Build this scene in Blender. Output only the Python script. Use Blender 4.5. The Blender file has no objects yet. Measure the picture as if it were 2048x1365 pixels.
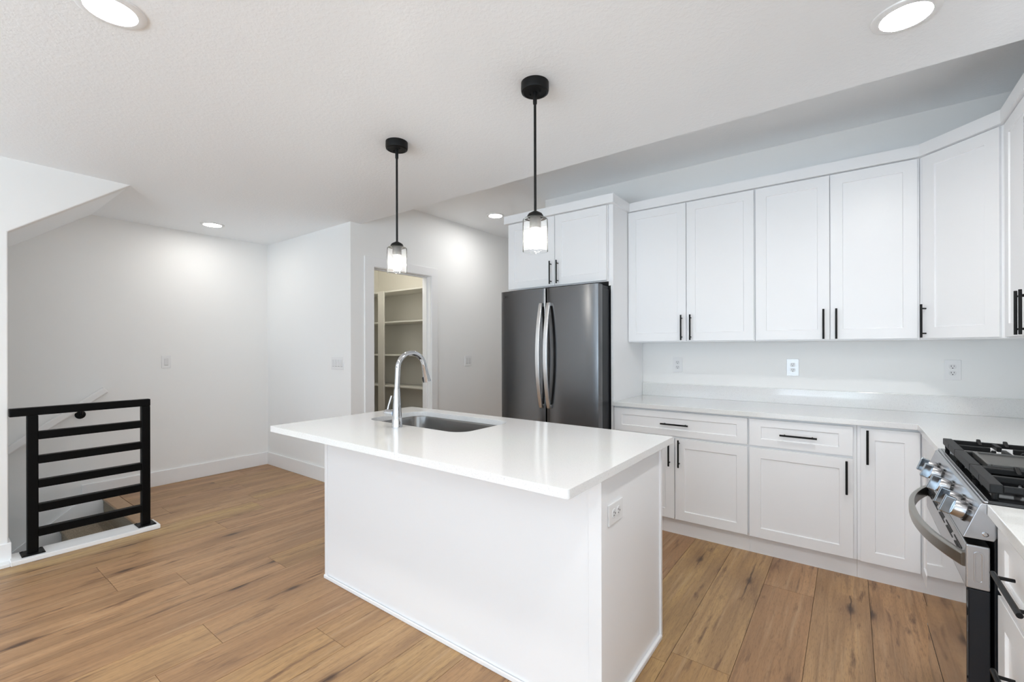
import bpy, bmesh, math, random
from mathutils import Vector, Matrix

# ------------------------------------------------------------------ camera, world, light, exposure
sc = bpy.context.scene
COL = sc.collection
H = 1.325
F_PX, YAW, ROLL, HORIZON = 901.5, 0.6433, -0.0025, 696.0
cam_d = bpy.data.cameras.new('camera'); cam = bpy.data.objects.new('camera', cam_d); COL.objects.link(cam)
cam_d.sensor_width = 36.0; cam_d.lens = F_PX / 2048 * 36.0
cam_d.shift_y = (HORIZON - 682.5) / 2048.0
cam_d.clip_start = 0.02
_f = Vector((-math.sin(YAW), math.cos(YAW), 0)); _r = Vector((math.cos(YAW), math.sin(YAW), 0)); _u = Vector((0, 0, 1))
_r2 = _r * math.cos(ROLL) + _u * math.sin(ROLL); _u2 = -_r * math.sin(ROLL) + _u * math.cos(ROLL)
cam.matrix_world = Matrix(((_r2.x, _u2.x, -_f.x, 0), (_r2.y, _u2.y, -_f.y, 0), (_r2.z, _u2.z, -_f.z, H), (0, 0, 0, 1)))
sc.camera = cam

vs = sc.view_settings
vs.view_transform = 'Standard'; vs.look = 'None'; vs.gamma = 1.0; vs.use_curve_mapping = False
vs.exposure = 0.46
sc.cycles.max_bounces = 14; sc.cycles.diffuse_bounces = 8; sc.cycles.glossy_bounces = 6
sc.cycles.transparent_max_bounces = 16; sc.cycles.sample_clamp_indirect = 6.0
sc.cycles.caustics_reflective = False; sc.cycles.caustics_refractive = False

world = bpy.data.worlds.new('World'); sc.world = world; world.use_nodes = True
bg = world.node_tree.nodes['Background']; bg.inputs[0].default_value = (0.80, 0.90, 1.0, 1); bg.inputs[1].default_value = 1.0

DAY = 2.25           # radiance of the daylight in the windows
CAN = 105.0           # radiance of the recessed lights
UP_FILL = 12.0          # radiance of the added upward fill lights
BULB = 48.0          # radiance of the pendant bulbs

def area_light(name, loc, rot, w, h, k=1.0):
    L = bpy.data.lights.new(name, 'AREA'); L.shape = 'RECTANGLE'; L.size = w; L.size_y = h
    L.energy = DAY * k * w * h * math.pi
    L.color = (0.62, 0.80, 1.0)
    o = bpy.data.objects.new(name, L); COL.objects.link(o); o.location = loc; o.rotation_euler = rot
    return o
BACK_Y = -3.8; ROOM_R = 3.0
# daylight outside the windows of the wall behind the camera and of the side wall
area_light('window_daylight', (-0.95, BACK_Y - 0.30, 1.05), (math.radians(90), 0, 0), 2.6, 2.1)
area_light('window_daylight', (1.75, BACK_Y - 0.30, 1.45), (math.radians(90), 0, 0), 1.6, 1.5, 1.4)
area_light('window_daylight', (-3.05, BACK_Y - 0.30, 1.45), (math.radians(90), 0, 0), 1.3, 1.5)
area_light('window_daylight', (ROOM_R + 0.30, -1.9, 1.45), (math.radians(90), 0, math.radians(90)), 2.4, 1.5)

area_light('added_stairwell_fill', (-4.75, BACK_Y + 0.12, -1.35), (math.radians(90), 0, 0), 0.9, 1.2, 1.3)  # unseen lamp added low in the stairwell to brighten the stairs
# area lights added outside the windows to throw light up to the ceiling
for (px, py, pw, ph) in ((-0.9, BACK_Y - 2.3, 7.0, 3.6), (ROOM_R + 2.2, -1.6, 3.4, 4.4)):
    L = bpy.data.lights.new('added_upward_fill', 'AREA'); L.shape = 'RECTANGLE'; L.size = pw; L.size_y = ph
    L.energy = UP_FILL * pw * ph * math.pi; L.color = (0.78, 0.90, 1.0)
    o = bpy.data.objects.new('added_upward_fill', L); COL.objects.link(o); o.location = (px, py, -0.15); o.rotation_euler = (math.pi, 0, 0)

# ------------------------------------------------------------------ materials
def new_mat(name):
    m = bpy.data.materials.new(name); m.use_nodes = True
    nt = m.node_tree; b = nt.nodes['Principled BSDF']
    return m, nt, b
def N(nt, t, **kw):
    n = nt.nodes.new(t)
    for k, v in kw.items():
        if k.startswith('i_'): n.inputs[k[2:].replace('_', ' ')].default_value = v
        else: setattr(n, k, v)
    return n
def simple(name, col, rough=0.5, metal=0.0, spec=0.5, bump=0.0, bscale=100.0, coat=0.0, detail=3.0, mottle=0.03):
    m, nt, b = new_mat(name)
    b.inputs['Roughness'].default_value = rough; b.inputs['Metallic'].default_value = metal
    b.inputs['Specular IOR Level'].default_value = spec
    if coat: b.inputs['Coat Weight'].default_value = coat; b.inputs['Coat Roughness'].default_value = 0.05
    tc = N(nt, 'ShaderNodeTexCoord')
    nz = N(nt, 'ShaderNodeTexNoise', i_Scale=bscale, i_Detail=detail)
    nt.links.new(tc.outputs['Object'], nz.inputs['Vector'])
    mx = N(nt, 'ShaderNodeMix', data_type='RGBA')
    mx.inputs[6].default_value = (*[c * (1 - mottle) for c in col], 1); mx.inputs[7].default_value = (*[min(1, c * (1 + mottle)) for c in col], 1)
    nt.links.new(nz.outputs['Fac'], mx.inputs[0]); nt.links.new(mx.outputs[2], b.inputs['Base Color'])
    if bump:
        bp = N(nt, 'ShaderNodeBump', i_Strength=bump, i_Distance=0.002)
        nt.links.new(nz.outputs['Fac'], bp.inputs['Height']); nt.links.new(bp.outputs['Normal'], b.inputs['Normal'])
    return m

M = {}
M['wall'] = simple('wall_paint', (0.875, 0.875, 0.865), 0.62, spec=0.3, bump=0.10, bscale=160, mottle=0.006)
M['trim'] = simple('trim_paint', (0.87, 0.87, 0.87), 0.35, spec=0.4, mottle=0.004)
M['cab'] = simple('cabinet_paint', (0.875, 0.878, 0.886), 0.33, spec=0.45, bump=0.02, bscale=220, mottle=0.004)
M['plastic'] = simple('white_plastic', (0.82, 0.82, 0.82), 0.28, mottle=0.004)
M['plastic_in'] = simple('white_plastic_insert', (0.74, 0.74, 0.74), 0.28, mottle=0.004)
M['film'] = simple('film_covered_plastic', (0.78, 0.78, 0.78), 0.05, spec=0.9, bump=0.9, bscale=60, coat=1.0, mottle=0.004)
M['slot'] = simple('slot_black', (0.012, 0.012, 0.012), 0.6)
M['black'] = simple('matte_black_metal', (0.006, 0.006, 0.006), 0.42, spec=0.2, mottle=0.1)
M['rail'] = simple('railing_black_paint', (0.003, 0.003, 0.003), 0.45, spec=0.10, mottle=0.1)
M['iron'] = simple('cast_iron', (0.008, 0.008, 0.008), 0.5, spec=0.3, bump=0.25, bscale=350)
M['griddle'] = simple('griddle_grey', (0.085, 0.083, 0.078), 0.42, spec=0.5, bump=0.1, bscale=300)
M['enamel'] = simple('black_enamel', (0.008, 0.008, 0.009), 0.08, coat=0.5)
M['glass_black'] = simple('oven_black_glass', (0.006, 0.006, 0.007), 0.02, spec=0.9, coat=1.0)
M['dark_steel'] = simple('black_painted_steel', (0.010, 0.011, 0.014), 0.35, spec=0.3)
M['chrome'] = simple('chrome', (0.60, 0.61, 0.63), 0.05, metal=1.0, mottle=0.0)
M['rubber'] = simple('black_rubber', (0.01, 0.01, 0.01), 0.5)
M['logo'] = simple('logo_grey', (0.03, 0.03, 0.03), 0.3)
M['carpet'] = simple('carpet_taupe', (0.300, 0.250, 0.190), 0.95, spec=0.05, bump=1.0, bscale=130, detail=5, mottle=0.95)
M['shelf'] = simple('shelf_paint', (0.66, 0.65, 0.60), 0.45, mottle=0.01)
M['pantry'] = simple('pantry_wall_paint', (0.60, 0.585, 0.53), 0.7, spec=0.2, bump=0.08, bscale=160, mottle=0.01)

# ceiling: knock-down texture with a slight sheen
m, nt, b = new_mat('ceiling_texture'); M['ceil'] = m
tc = N(nt, 'ShaderNodeTexCoord')
nz = N(nt, 'ShaderNodeTexNoise', i_Scale=62.0, i_Detail=3.0, i_Roughness=0.5)
rp = N(nt, 'ShaderNodeValToRGB'); rp.color_ramp.elements[0].position = 0.44; rp.color_ramp.elements[1].position = 0.60
bp = N(nt, 'ShaderNodeBump', i_Strength=0.14, i_Distance=0.003)
nt.links.new(tc.outputs['Object'], nz.inputs['Vector']); nt.links.new(nz.outputs['Fac'], rp.inputs[0])
nt.links.new(rp.outputs[0], bp.inputs['Height']); nt.links.new(bp.outputs['Normal'], b.inputs['Normal'])
b.inputs['Base Color'].default_value = (0.90, 0.918, 0.935, 1); b.inputs['Roughness'].default_value = 0.40
b.inputs['Specular IOR Level'].default_value = 0.35

# brushed steel
def steel(name, col, rough, aniso=0.75, sx=0.8, sz=900.0, bump=0.0, rotz=0.0):
    m, nt, b = new_mat(name)
    tc = N(nt, 'ShaderNodeTexCoord'); mp = N(nt, 'ShaderNodeMapping'); mp.inputs['Scale'].default_value = (sx, sx, sz)
    nz = N(nt, 'ShaderNodeTexNoise', i_Scale=1.0, i_Detail=4.0)
    nt.links.new(tc.outputs['Object'], mp.inputs['Vector']); nt.links.new(mp.outputs[0], nz.inputs['Vector'])
    mr = N(nt, 'ShaderNodeMapRange'); mr.inputs[3].default_value = rough * 0.97; mr.inputs[4].default_value = rough * 1.03
    nt.links.new(nz.outputs['Fac'], mr.inputs[0]); nt.links.new(mr.outputs[0], b.inputs['Roughness'])
    b.inputs['Base Color'].default_value = (*col, 1); b.inputs['Metallic'].default_value = 1.0
    b.inputs['Anisotropic'].default_value = aniso
    tg = N(nt, 'ShaderNodeTangent'); tg.direction_type = 'RADIAL'; tg.axis = 'Z'
    nt.links.new(tg.outputs[0], b.inputs['Tangent'])
    b.inputs['Anisotropic Rotation'].default_value = rotz
    return m
M['fridge'] = steel('fridge_dark_stainless', (0.165, 0.165, 0.168), 0.25, rotz=0.25)
M['steel'] = steel('brushed_stainless', (0.47, 0.47, 0.48), 0.27, aniso=0.4)
M['steel_film'] = steel('film_covered_stainless', (0.34, 0.38, 0.42), 0.14, aniso=0.0)
M['steel_warm'] = steel('handle_stainless', (0.37, 0.35, 0.315), 0.30, aniso=0.2)
M['sink'] = steel('sink_stainless', (0.24, 0.23, 0.22), 0.22, aniso=0.3)
M['handle_steel'] = steel('fridge_handle_steel', (0.74, 0.74, 0.74), 0.30, aniso=0.2)

# quartz
m, nt, b = new_mat('white_quartz'); M['quartz'] = m
tc = N(nt, 'ShaderNodeTexCoord')
v1 = N(nt, 'ShaderNodeTexNoise', i_Scale=420.0, i_Detail=2.0)
r1 = N(nt, 'ShaderNodeValToRGB'); r1.color_ramp.elements[0].position = 0.26; r1.color_ramp.elements[0].color = (0.50, 0.49, 0.48, 1)
r1.color_ramp.elements[1].position = 0.39; r1.color_ramp.elements[1].color = (0.80, 0.80, 0.79, 1)
v2 = N(nt, 'ShaderNodeTexNoise', i_Scale=3.0, i_Detail=3.0)
mx = N(nt, 'ShaderNodeMix', data_type='RGBA', blend_type='MULTIPLY'); mx.inputs[0].default_value = 0.05
nt.links.new(tc.outputs['Object'], v1.inputs['Vector']); nt.links.new(tc.outputs['Object'], v2.inputs['Vector'])
nt.links.new(v1.outputs['Fac'], r1.inputs[0]); nt.links.new(r1.outputs[0], mx.inputs[6]); nt.links.new(v2.outputs['Color'], mx.inputs[7])
nt.links.new(mx.outputs[2], b.inputs['Base Color']); b.inputs['Roughness'].default_value = 0.10; b.inputs['Specular IOR Level'].default_value = 0.5

# oak plank floor: per-plank tone from an attribute, grain along the plank from the plank UV
m, nt, b = new_mat('oak_planks'); M['floor'] = m
L = nt.links.new
uv = N(nt, 'ShaderNodeUVMap'); uv.uv_map = 'plank'
at = N(nt, 'ShaderNodeVertexColor'); at.layer_name = 'tone'
sp = N(nt, 'ShaderNodeSeparateColor'); L(at.outputs['Color'], sp.inputs[0])
def noise(scale, detail=5.0, rough=0.6, dist=0.0):
    mp = N(nt, 'ShaderNodeMapping'); mp.inputs['Scale'].default_value = scale
    L(uv.outputs[0], mp.inputs['Vector'])
    n = N(nt, 'ShaderNodeTexNoise', i_Scale=1.0, i_Detail=detail, i_Roughness=rough, i_Distortion=dist)
    L(mp.outputs[0], n.inputs['Vector']); return n
def ramp(src, p0, p1, c0=(0, 0, 0, 1), c1=(1, 1, 1, 1)):
    r = N(nt, 'ShaderNodeValToRGB'); r.color_ramp.elements[0].position = p0; r.color_ramp.elements[1].position = p1
    r.color_ramp.elements[0].color = c0; r.color_ramp.elements[1].color = c1
    L(src, r.inputs[0]); return r
def mixc(fac, a, bb, mode='MIX'):
    x = N(nt, 'ShaderNodeMix', data_type='RGBA', blend_type=mode)
    for i, s in ((0, fac), (6, a), (7, bb)):
        if hasattr(s, 'is_linked'): L(s, x.inputs[i])
        else: x.inputs[i].default_value = s
    return x.outputs[2]
base = ramp(sp.outputs[0], 0.0, 1.0, (0.430, 0.254, 0.122, 1), (0.650, 0.425, 0.228, 1))
hue_m = ramp(sp.outputs[1], 0.1, 0.9, (1.0, 0.955, 0.98, 1), (1.0, 1.035, 0.86, 1))
base_c = mixc(1.0, base.outputs[0], hue_m.outputs[0], 'MULTIPLY')
g_broad = noise((0.7, 7.0, 1), 3, 0.5, 0.6)
c = mixc(ramp(g_broad.outputs['Fac'], 0.35, 0.68).outputs[0], base_c, (0.265, 0.150, 0.078, 1))
c = mixc(0.70, base_c, c)
g_line = noise((2.2, 55.0, 1), 6, 0.65, 0.4)
c = mixc(ramp(g_line.outputs['Fac'], 0.48, 0.70, (0, 0, 0, 1), (0.75, 0.75, 0.75, 1)).outputs[0], c, (0.235, 0.135, 0.072, 1))
g_pore = noise((26.0, 330.0, 1), 2, 0.5)
c = mixc(ramp(g_pore.outputs['Fac'], 0.52, 0.66, (0, 0, 0, 1), (0.5, 0.5, 0.5, 1)).outputs[0], c, (0.22, 0.125, 0.065, 1))
g_lite = noise((1.6, 30.0, 1), 3, 0.5)
c = mixc(ramp(g_lite.outputs['Fac'], 0.56, 0.75, (0, 0, 0, 1), (0.45, 0.45, 0.45, 1)).outputs[0], c, (0.56, 0.39, 0.235, 1))
g_dark = noise((2.8, 20.0, 1), 5, 0.62, 0.35)
c = mixc(ramp(g_dark.outputs['Fac'], 0.57, 0.70, (0, 0, 0, 1), (0.95, 0.95, 0.95, 1)).outputs[0], c, (0.150, 0.080, 0.045, 1))
# knots
mp = N(nt, 'ShaderNodeMapping'); mp.inputs['Scale'].default_value = (1.15, 3.2, 1); L(uv.outputs[0], mp.inputs['Vector'])
dn = noise((9.0, 26.0, 1), 3, 0.6)
va = N(nt, 'ShaderNodeVectorMath', operation='SCALE'); va.inputs['Scale'].default_value = 0.075; L(dn.outputs['Color'], va.inputs[0])
vb = N(nt, 'ShaderNodeVectorMath', operation='ADD'); L(mp.outputs[0], vb.inputs[0]); L(va.outputs[0], vb.inputs[1])
vo = N(nt, 'ShaderNodeTexVoronoi', i_Scale=1.0); vo.voronoi_dimensions = '2D'; L(vb.outputs[0], vo.inputs['Vector'])
kn = ramp(vo.outputs['Distance'], 0.020, 0.075, (1, 1, 1, 1), (0.0, 0.0, 0.0, 1))
kn2 = ramp(vo.outputs['Distance'], 0.04, 0.26, (0.55, 0.55, 0.55, 1), (0, 0, 0, 1))
df = N(nt, 'ShaderNodeVectorMath', operation='SUBTRACT'); L(vb.outputs[0], df.inputs[0]); L(vo.outputs['Position'], df.inputs[1])
dfa = N(nt, 'ShaderNodeVectorMath', operation='ABSOLUTE'); L(df.outputs[0], dfa.inputs[0])
dx = N(nt, 'ShaderNodeSeparateXYZ'); L(dfa.outputs[0], dx.inputs[0])
cr1 = ramp(dx.outputs['Y'], 0.004, 0.016, (1, 1, 1, 1), (0, 0, 0, 1)); cr2 = ramp(dx.outputs['X'], 0.10, 0.30, (1, 1, 1, 1), (0, 0, 0, 1))
cr = N(nt, 'ShaderNodeMath', operation='MULTIPLY'); L(cr1.outputs[0], cr.inputs[0]); L(cr2.outputs[0], cr.inputs[1])
crn = N(nt, 'ShaderNodeMath', operation='MULTIPLY'); L(cr.outputs[0], crn.inputs[0]); L(ramp(g_line.outputs['Fac'], 0.40, 0.52).outputs[0], crn.inputs[1])
sk = N(nt, 'ShaderNodeSeparateColor'); L(vo.outputs['Color'], sk.inputs[0])
ks = ramp(sk.outputs[0], 0.30, 0.45)
km = N(nt, 'ShaderNodeMath', operation='MULTIPLY'); L(kn.outputs[0], km.inputs[0]); L(ks.outputs[0], km.inputs[1])
km2 = N(nt, 'ShaderNodeMath', operation='MULTIPLY'); L(km.outputs[0], km2.inputs[0]); km2.inputs[1].default_value = 0.85
kh = N(nt, 'ShaderNodeMath', operation='MULTIPLY'); L(kn2.outputs[0], kh.inputs[0]); L(ks.outputs[0], kh.inputs[1])
c = mixc(kh.outputs[0], c, (0.200, 0.108, 0.058, 1))
kc = N(nt, 'ShaderNodeMath', operation='MULTIPLY'); L(crn.outputs[0], kc.inputs[0]); L(ks.outputs[0], kc.inputs[1])
c = mixc(kc.outputs[0], c, (0.085, 0.048, 0.030, 1))
c = mixc(km2.outputs[0], c, (0.065, 0.036, 0.024, 1))
L(c, b.inputs['Base Color'])
b.inputs['Roughness'].default_value = 0.40; b.inputs['Specular IOR Level'].default_value = 0.35
bp = N(nt, 'ShaderNodeBump', i_Strength=0.12, i_Distance=0.001); L(g_pore.outputs['Fac'], bp.inputs['Height']); L(bp.outputs['Normal'], b.inputs['Normal'])
M['gap'] = simple('floor_gap', (0.045, 0.028, 0.018), 0.8)
M['nose'] = simple('oak_nosing', (0.40, 0.245, 0.13), 0.4, bscale=30, mottle=0.15)

def emit(name, col, s):
    m, nt, b = new_mat(name)
    b.inputs['Base Color'].default_value = (0.9, 0.9, 0.9, 1)
    b.inputs['Emission Color'].default_value = (*col, 1); b.inputs['Emission Strength'].default_value = s
    return m
M['can'] = emit('led_diffuser', (1.0, 0.985, 0.965), CAN)
M['can_bright'] = emit('led_diffuser_bright', (1.0, 0.985, 0.965), CAN * 1.6)
M['can_dim'] = emit('led_diffuser_dimmed', (1.0, 0.975, 0.935), CAN * 0.58)
M['pantry_lamp'] = emit('pantry_lamp_glass', (1.0, 0.94, 0.84), 44.0)
M['bulb'] = emit('bulb_glow', (1.0, 0.95, 0.88), BULB)

def thin_glass(name, seed):
    m, nt, b = new_mat(name)
    nt.nodes.remove(b); out = nt.nodes['Material Output']
    tr = N(nt, 'ShaderNodeBsdfTransparent'); tr.inputs[0].default_value = (0.96, 0.97, 0.97, 1)
    gl = N(nt, 'ShaderNodeBsdfGlossy', i_Roughness=0.04)
    lw = N(nt, 'ShaderNodeLayerWeight', i_Blend=0.07)
    mx = N(nt, 'ShaderNodeMixShader')
    src = lw.outputs['Fresnel']
    if seed:
        tc = N(nt, 'ShaderNodeTexCoord')
        vo = N(nt, 'ShaderNodeTexVoronoi', i_Scale=130.0); nt.links.new(tc.outputs['Object'], vo.inputs['Vector'])
        rp = N(nt, 'ShaderNodeValToRGB'); rp.color_ramp.elements[0].position = 0.10; rp.color_ramp.elements[0].color = (0.35, 0.35, 0.35, 1)
        rp.color_ramp.elements[1].position = 0.22; rp.color_ramp.elements[1].color = (0, 0, 0, 1)
        nt.links.new(vo.outputs['Distance'], rp.inputs[0])
        ad = N(nt, 'ShaderNodeMath', operation='ADD', use_clamp=True)
        nt.links.new(lw.outputs['Fresnel'], ad.inputs[0]); nt.links.new(rp.outputs[0], ad.inputs[1]); src = ad.outputs[0]
        pass
    if seed:
        tl = N(nt, 'ShaderNodeBsdfTranslucent'); tl.inputs[0].default_value = (0.9, 0.9, 0.9, 1)
        m2 = N(nt, 'ShaderNodeMixShader'); m2.inputs[0].default_value = 0.035
        nt.links.new(tr.outputs[0], m2.inputs[1]); nt.links.new(tl.outputs[0], m2.inputs[2]); tr = m2
    nt.links.new(src, mx.inputs[0]); nt.links.new(tr.outputs[0], mx.inputs[1]); nt.links.new(gl.outputs[0], mx.inputs[2])
    nt.links.new(mx.outputs[0], out.inputs[0])
    return m
M['shade'] = thin_glass('seeded_glass', True)
M['pane'] = thin_glass('window_glass', False)

# ------------------------------------------------------------------ mesh helpers
class MB:
    def __init__(s): s.bm = bmesh.new()
    def face(s, pts, mi=0):
        f = s.bm.faces.new([s.bm.verts.new(p) for p in pts]); f.material_index = mi; return f
    def box(s, x0, y0, z0, x1, y1, z1, mi=0):
        v = [s.bm.verts.new((x, y, z)) for z in (z0, z1) for y in (y0, y1) for x in (x0, x1)]
        for q in ((0, 2, 3, 1), (4, 5, 7, 6), (0, 1, 5, 4), (2, 6, 7, 3), (0, 4, 6, 2), (1, 3, 7, 5)):
            s.bm.faces.new([v[i] for i in q]).material_index = mi
        return s
    def obox(s, fr, a0, b0, c0, a1, b1, c1, mi=0):
        """box in a frame: fr(a, b, c) -> point; a right, b up, c outward"""
        v = [s.bm.verts.new(fr(a, b_, c_)) for c_ in (c0, c1) for b_ in (b0, b1) for a in (a0, a1)]
        for q in ((0, 2, 3, 1), (4, 5, 7, 6), (0, 1, 5, 4), (2, 6, 7, 3), (0, 4, 6, 2), (1, 3, 7, 5)):
            s.bm.faces.new([v[i] for i in q]).material_index = mi
        return s
    def loft(s, rings, cap0=True, cap1=True, mi=0):
        vr = [[s.bm.verts.new(p) for p in r] for r in rings]; n = len(vr[0])
        for r0, r1 in zip(vr, vr[1:]):
            for i in range(n):
                s.bm.faces.new((r0[i], r0[(i + 1) % n], r1[(i + 1) % n], r1[i])).material_index = mi
        if cap0: s.bm.faces.new(vr[0][::-1]).material_index = mi
        if cap1: s.bm.faces.new(vr[-1]).material_index = mi
        return s
    def lathe(s, c, prof, n=32, axis=(0, 0, 1), cap0=True, cap1=True, mi=0):
        """prof: list of (radius, distance along the axis)"""
        ax = Vector(axis).normalized(); t = ax.orthogonal().normalized(); q = ax.cross(t); c = Vector(c)
        rings = [[c + ax * d + (t * math.cos(2 * math.pi * i / n) + q * math.sin(2 * math.pi * i / n)) * r for i in range(n)] for r, d in prof]
        return s.loft(rings, cap0, cap1, mi)
    def tube(s, pts, r, n=12, mi=0):
        pts = [Vector(p) for p in pts]; rings = []; t0 = (pts[1] - pts[0]).normalized(); nrm = t0.orthogonal().normalized()
        for i, p in enumerate(pts):
            t = (pts[min(i + 1, len(pts) - 1)] - pts[max(i - 1, 0)]).normalized()
            nrm = (nrm - t * nrm.dot(t)).normalized(); bb = t.cross(nrm)
            rr = r[i] if isinstance(r, (list, tuple)) else r
            rings.append([p + (nrm * math.cos(2 * math.pi * k / n) + bb * math.sin(2 * math.pi * k / n)) * rr for k in range(n)])
        return s.loft(rings, mi=mi)
    def prism(s, poly, d, mi=0):
        """poly: coplanar points, extruded by the vector d"""
        d = Vector(d); a = [Vector(p) for p in poly]
        return s.loft([a, [p + d for p in a]], mi=mi)
    def plate(s, outer, hole, z0, z1, mi=0):
        """horizontal slab with an optional hole"""
        loops = [outer] + ([hole] if hole else [])
        for z, up in ((z1, True), (z0, False)):
            es = []
            for lp in loops:
                vv = [s.bm.verts.new((x, y, z)) for x, y in lp]
                es += [s.bm.edges.new((vv[i], vv[(i + 1) % len(vv)])) for i in range(len(vv))]
            r = bmesh.ops.triangle_fill(s.bm, edges=es, use_beauty=True, use_dissolve=False)
            for g in r['geom']:
                if isinstance(g, bmesh.types.BMFace):
                    g.material_index = mi; g.normal_update()
                    if (g.normal.z > 0) != up: g.normal_flip()
        for li, lp in enumerate(loops):
            for i in range(len(lp)):
                a, b_ = lp[i], lp[(i + 1) % len(lp)]
                s.face([(a[0], a[1], z0), (b_[0], b_[1], z0), (b_[0], b_[1], z1), (a[0], a[1], z1)], mi)
        bmesh.ops.remove_doubles(s.bm, verts=s.bm.verts, dist=1e-6)
        return s

def rrect(x0, y0, x1, y1, r, n=6):
    pts = []
    for cx, cy, a in ((x1 - r, y1 - r, 0), (x0 + r, y1 - r, 90), (x0 + r, y0 + r, 180), (x1 - r, y0 + r, 270)):
        for i in range(n + 1):
            t = math.radians(a + 90 * i / n); pts.append((cx + r * math.cos(t), cy + r * math.sin(t)))
    return pts

def obj(name, mb, mat, parent=None, bevel=0.0, smooth=False, seg=2, solid=0.0):
    bm = mb.bm
    org = world_of(parent) if parent is not None else Vector((0, 0, 0))
    if parent is not None: bmesh.ops.translate(bm, verts=bm.verts, vec=-org)
    bmesh.ops.recalc_face_normals(bm, faces=bm.faces)
    me = bpy.data.meshes.new(name); bm.to_mesh(me); bm.free()
    for mm in (mat if isinstance(mat, (list, tuple)) else [mat]): me.materials.append(M[mm])
    o = bpy.data.objects.new(name, me); COL.objects.link(o)
    if parent is not None: o.parent = parent
    if smooth:
        for p in me.polygons: p.use_smooth = True
        try: me.set_sharp_from_angle(angle=math.radians(35))
        except Exception: pass
    if solid:
        md = o.modifiers.new('solid', 'SOLIDIFY'); md.thickness = solid; md.offset = 0
    if bevel:
        md = o.modifiers.new('bevel', 'BEVEL'); md.width = bevel; md.segments = seg; md.limit_method = 'ANGLE'; md.angle_limit = math.radians(40)
    return o
def world_of(o):
    v = Vector(o.location)
    while o.parent is not None:
        o = o.parent; v += Vector(o.location)
    return v
def tag(o, label, cat, group=None):
    o['label'] = label; o['category'] = cat
    if group: o['group'] = group
    return o
def thing(name, label, cat, loc, group=None):
    o = bpy.data.objects.new(name, None); COL.objects.link(o); o.location = loc; o.empty_display_size = 0.1
    return tag(o, label, cat, group)
def struct(name, mb, mat, bevel=0.0, smooth=False):
    o = obj(name, mb, mat, None, bevel, smooth); o['kind'] = 'structure'; return o
def copy_thing(root, loc, label):
    r = root.copy(); COL.objects.link(r); r.location = loc; r['label'] = label
    for ch in list(root.children):
        c_ = ch.copy(); COL.objects.link(c_); c_.parent = r
        for g in list(ch.children):
            d = g.copy(); COL.objects.link(d); d.parent = c_
    return r

# frames: (a right, b up, c outward) seen from in front of the face
def fr_south(x, y): return lambda a, b_, c_: Vector((x + a, y - c_, b_))            # faces -Y
def fr_west(x, y): return lambda a, b_, c_: Vector((x - c_, y - a, b_))             # faces -X, right is -Y
def fr_east(x, y): return lambda a, b_, c_: Vector((x + c_, y + a, b_))             # faces +X, right is +Y
S2 = math.sqrt(0.5)
def fr_diag(x, y): return lambda a, b_, c_: Vector((x + a * S2 - c_ * S2, y - a * S2 - c_ * S2, b_))

def shaker(mb, fr, a0, b0, a1, b1, t=0.019, rail=0.063, rec=0.007, railv=None):
    """a one-piece recessed-panel front whose outer face is at c = 0"""
    rv = railv or rail; ch = 0.0025
    def R(i, j, c_): return [fr(a0 + i, b0 + j, c_), fr(a1 - i, b0 + j, c_), fr(a1 - i, b1 - j, c_), fr(a0 + i, b1 - j, c_)]
    rings = [R(0, 0, -t), R(0, 0, 0), R(rail, rv, 0), R(rail + ch, rv + ch, -rec)]
    mb.loft(rings, True, True)
    return mb
def bar_handle(mb, fr, a, b_, length, vertical, d=0.0058, off=0.032):
    h = length / 2; ins = 0.024
    if vertical:
        ends = [fr(a, b_ - h, off), fr(a, b_ + h, off)]; posts = [(a, b_ - h + ins), (a, b_ + h - ins)]
    else:
        ends = [fr(a - h, b_, off), fr(a + h, b_, off)]; posts = [(a - h + ins, b_), (a + h - ins, b_)]
    mb.tube(ends, d, 14)
    for pa, pb in posts: mb.tube([fr(pa, pb, 0.0), fr(pa, pb, off)], 0.0042, 10)
    return mb
def door(parent, fr, a0, b0, a1, b1, ha=None, hb=None, hv=True, hl=0.190, name='door', rail=0.063, railv=None):
    o = obj(name, shaker(MB(), fr, a0, b0, a1, b1, rail=rail, railv=railv), 'cab', parent, bevel=0.0012)
    if ha is not None: obj('handle', bar_handle(MB(), fr, ha, hb, hl, hv), 'black', o, bevel=0.0008, smooth=True)
    return o

# ------------------------------------------------------------------ the room shell
CEIL, CEIL2, STEP_Y = 2.507, 2.805, 2.58
STAIR_X, PANTRY_X, FAR_Y, KIT_Y, RIGHT_X, LEFT_X = -5.35, -3.722, 2.46, 3.825, 0.936, -4.16
HALL_X, HALL_END = -2.445, 6.2

# floor: planks along Y
rnd = random.Random(11)
PW, PL, X0 = 0.2337, 1.524, -0.856
joint = {2: 2.861, 1: 1.98, -12: 0.673, -10: 0.938, -6: 0.593, -13: 1.395, -9: 1.358, -7: 0.839, -16: 1.252, -14: 1.768, 0: 1.9, 3: 1.74, 4: 1.75, -8: 0.05, -11: 2.2, -15: 0.30, -5: 1.15, -4: 0.2, -3: 1.9, -2: 0.9, -1: 1.8}
tone_fix = {(2, 0): 0.10, (1, 1): 0.72, (1, 0): 0.12, (2, 1): 0.62, (3, 0): 0.70, (3, 1): 0.70, (4, 0): 0.60, (4, 1): 0.62, (0, 1): 0.62, (-1, 1): 0.25}
mb = MB(); bm = mb.bm
uvl = bm.loops.layers.uv.new('plank'); cl = bm.loops.layers.color.new('tone')
hue_fix = {-1: 0.15, 0: 0.95, 1: 0.85, 2: 0.25, 3: 0.65, 4: 0.45, 5: 0.3}
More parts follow.
